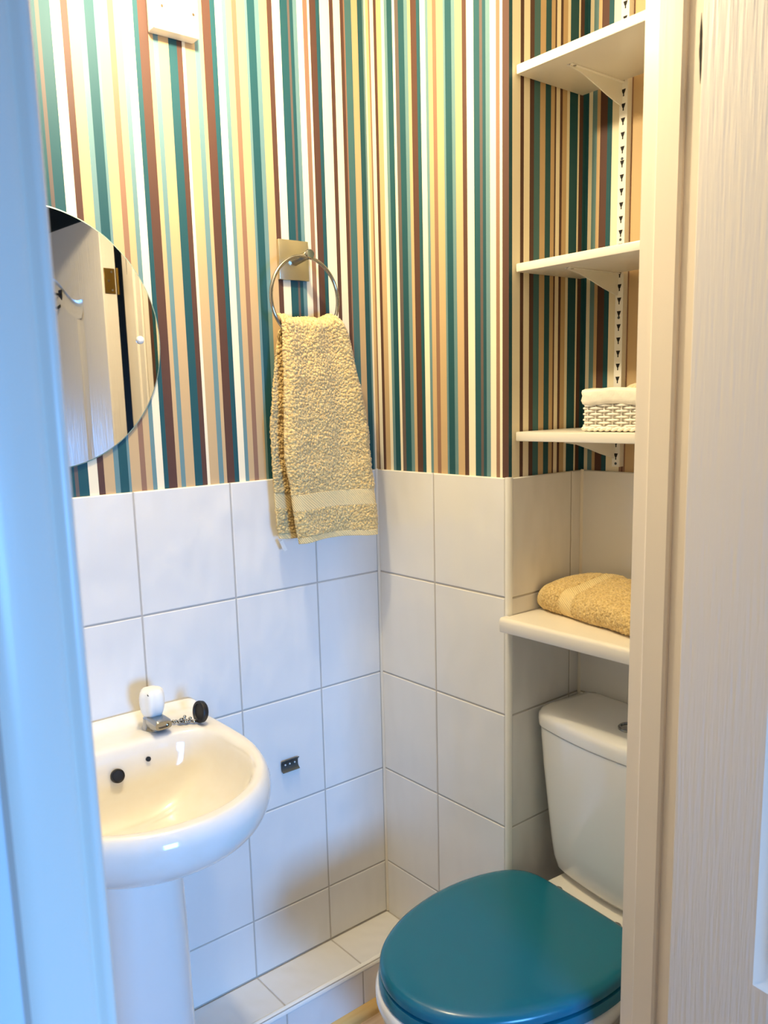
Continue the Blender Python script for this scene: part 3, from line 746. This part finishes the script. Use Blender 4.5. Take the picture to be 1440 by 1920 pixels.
# ------------------------------------------------------------------ folded towel on the ledge
ft = empty('folded_towel', (0.4165, 0.076, 0.9772), math.radians(-11.0))
tag(ft, 'folded sand coloured terry towel lying on the white ledge', 'towel')
LEN, DEP = 0.27, 0.132
def ft_pt(a, u):
    """a along the length, u 0..1 around the section from under the front fold, over the top, to the back"""
    k = min(1.0, a / 0.045); endr = math.sqrt(max(0.0, 1 - (1 - k) ** 2))
    H = (0.042 + 0.012 * endr) + 0.003 * math.sin(a * 22)
    Hb = H + 0.017
    r = H / 2
    L1, L2, L3 = 0.02, PI * r, DEP - r
    tot = L1 + L2 + L3; d = u * tot
    if d < L1: b, c = r + L1 - d, 0.0
    elif d < L1 + L2:
        an = (d - L1) / r; b, c = r - r * math.sin(an), r - r * math.cos(an)
    else:
        q = (d - L1 - L2) / L3; b, c = r + L3 * q, H + (Hb - H) * math.sin(q * PI / 2) * 0.9 - 0.02 * max(0, q - 0.85)
    b += 0.004 * (1 - endr)
    c += 0.0 if c < 0.002 else 0.0035 * math.sin(a * 40 + b * 30) * min(1, c / 0.03)
    return (a - 0.0 if c > 0.012 else a + 0.006 * (1 - endr), b, c)
def ft_piece(name, a0, a1, m, amp, seed):
    nu = max(4, int((a1 - a0) / 0.0014)); nv = 140 if amp > 0.001 else 60
    P = [[ft_pt(a0 + (a1 - a0) * i / (nu - 1), j / (nv - 1)) for i in range(nu)] for j in range(nv)]
    P = np.array(P)
    if amp: P = terry_grid(P, -amp, 255.0, seed)
    P[..., 2] = np.maximum(P[..., 2], 0.0026)
    o = MB().grid(P.tolist()).build(name, m, ft, smooth=180)
    so = o.modifiers.new('thickness', 'SOLIDIFY'); so.thickness = 0.004; so.offset = 0.0
ft_piece('hem', 0.0, 0.016, WEAVE, 0.0003, 1)
ft_piece('terry_end', 0.016, 0.07, TERRY, 0.0028, 2)
ft_piece('woven_band', 0.07, 0.104, WEAVE, 0.0, 3)
ft_piece('terry_panel', 0.104, LEN, TERRY, 0.0028, 4)
MB().box(0.01, LEN - 0.006, 0.028, DEP - 0.002, 0.004, 0.052, 0.008, 3).build('inner_fold', WEAVE, ft, smooth=60)

# ------------------------------------------------------------------ wicker basket
bk = empty('wicker_basket', (0.6345, 0.130, 1.3463))
tag(bk, 'small white wicker basket with a cream cloth liner on the lowest bracketed shelf', 'basket')
def rr_path(hx, hy, r, n=220):
    segs = [(hx - r, -hy + r, -PI / 2), (hx - r, hy - r, 0), (-hx + r, hy - r, PI / 2), (-hx + r, -hy + r, PI)]
    pts = []
    for cx, cy, a0 in segs:
        for i in range(13):
            a = a0 + PI / 2 * i / 12; pts.append(Vector((cx + r * math.cos(a), cy + r * math.sin(a), 0)))
    L = [0]
    for i in range(len(pts)): L.append(L[-1] + (pts[(i + 1) % len(pts)] - pts[i]).length)
    tot = L[-1]; out = []
    for k in range(n):
        d = tot * k / n; i = max(j for j in range(len(pts)) if L[j] <= d)
        p, q = pts[i], pts[(i + 1) % len(pts)]; t = (d - L[i]) / max(1e-9, L[i + 1] - L[i])
        tan = (q - p).normalized(); out.append((p.lerp(q, t), Vector((tan.y, -tan.x, 0)), d))
    return out, tot
HXB, HYB, RB = 0.098, 0.074, 0.018
path, tot = rr_path(HXB, HYB, RB, 240)
ns = 36
for r_ in range(9):
    z = 0.0108 + r_ * 0.0053
    MB().tube([p + n * (0.0030 * math.cos(PI * (ns * d / tot + r_))) + Vector((0, 0, z)) for p, n, d in path], 0.0023, 6, True).build('strand', WICKER, bk, smooth=180)
sp_, _ = rr_path(HXB, HYB, RB, ns)
for p, n, d in sp_:
    MB().tube([p + Vector((0, 0, 0.004)), p + Vector((0, 0, 0.058))], 0.0019, 5).build('stake', WICKER, bk, smooth=180)
for ph in (0, PI):
    MB().tube([p * 1.02 + n * (0.002 * math.cos(26 * 2 * PI * d / tot + ph)) + Vector((0, 0, 0.0053 + 0.0018 * math.sin(26 * 2 * PI * d / tot + ph))) for p, n, d in path], 0.0031, 6, True).build('base_braid', WICKER, bk, smooth=180)
MB().box(-HXB + 0.004, HXB - 0.004, -HYB + 0.004, HYB - 0.004, 0.003, 0.005).build('base', WICKER, bk)
lr = []
for off, z in ((0.0035, 0.0495), (0.0062, 0.0515), (0.0085, 0.058), (0.0075, 0.066), (0.0085, 0.0725), (0.0065, 0.0765), (0.002, 0.0785), (-0.003, 0.0765), (-0.0055, 0.068), (-0.008, 0.05), (-0.01, 0.012)):
    ring_ = []
    for i, (p, n, d) in enumerate(path[::2]):
        wv = 0.0009 * math.sin(d * 190 + z * 300) + 0.0007 * math.sin(d * 83 + 2)
        ring_.append(p + n * (off + wv) + Vector((0, 0, z + 0.0012 * math.sin(d * 60))))
    lr.append(ring_)
MB().loft(lr, False, True).build('liner', LINER, bk, smooth=180)
sg = empty('paper_sachet', (0.616, 0.118, 1.3650))
tag(sg, 'crumpled pale gold paper sachet peeping out of the wicker basket', 'sachet')
P = [[(0.05 * (i / 14 - 0.5) * 2, 0.022 * (j / 8 - 0.5) * 2, 0.030 + 0.037 * math.sin(PI * i / 14) ** 0.6 * math.sin(PI * j / 8) ** 0.5 + 0.004 * noise.noise(Vector((i * 0.9, j * 0.9, 0)))) for i in range(15)] for j in range(9)]
MB().grid(P).grid([[(x, y, 0.004) for x, y, z in r] for r in P]).build('wrapper', mat('pale gold paper', '#d8bf8c', 0.4, var=((150, 150, 150), '#f3ead2', 0.8)), sg, smooth=60)

# ------------------------------------------------------------------ things the mirror shows: hook on the door, knob on the frame
hk = empty('door_hook', (HX + 0.285 * math.cos(ANG), HY + 0.285 * math.sin(ANG) + 0.008, 1.755), ANG)
tag(hk, 'black metal coat hook on the open door, seen in the mirror', 'hook')
MB().box(-0.011, 0.011, -0.003, 0.0, -0.03, 0.035, 0.001, 1).build('plate', BLACK, hk)
MB().tube([(0, -0.002, 0.02), (0, -0.02, 0.022), (0, -0.035, 0.034), (0, -0.04, 0.052)], [0.004, 0.004, 0.0045, 0.0055], 10).build('upper_arm', BLACK, hk, smooth=60)
MB().tube([(0, -0.002, -0.012), (0, -0.016, -0.022), (0, -0.03, -0.018), (0, -0.034, -0.004)], [0.004, 0.004, 0.004, 0.005], 10).build('lower_arm', BLACK, hk, smooth=60)
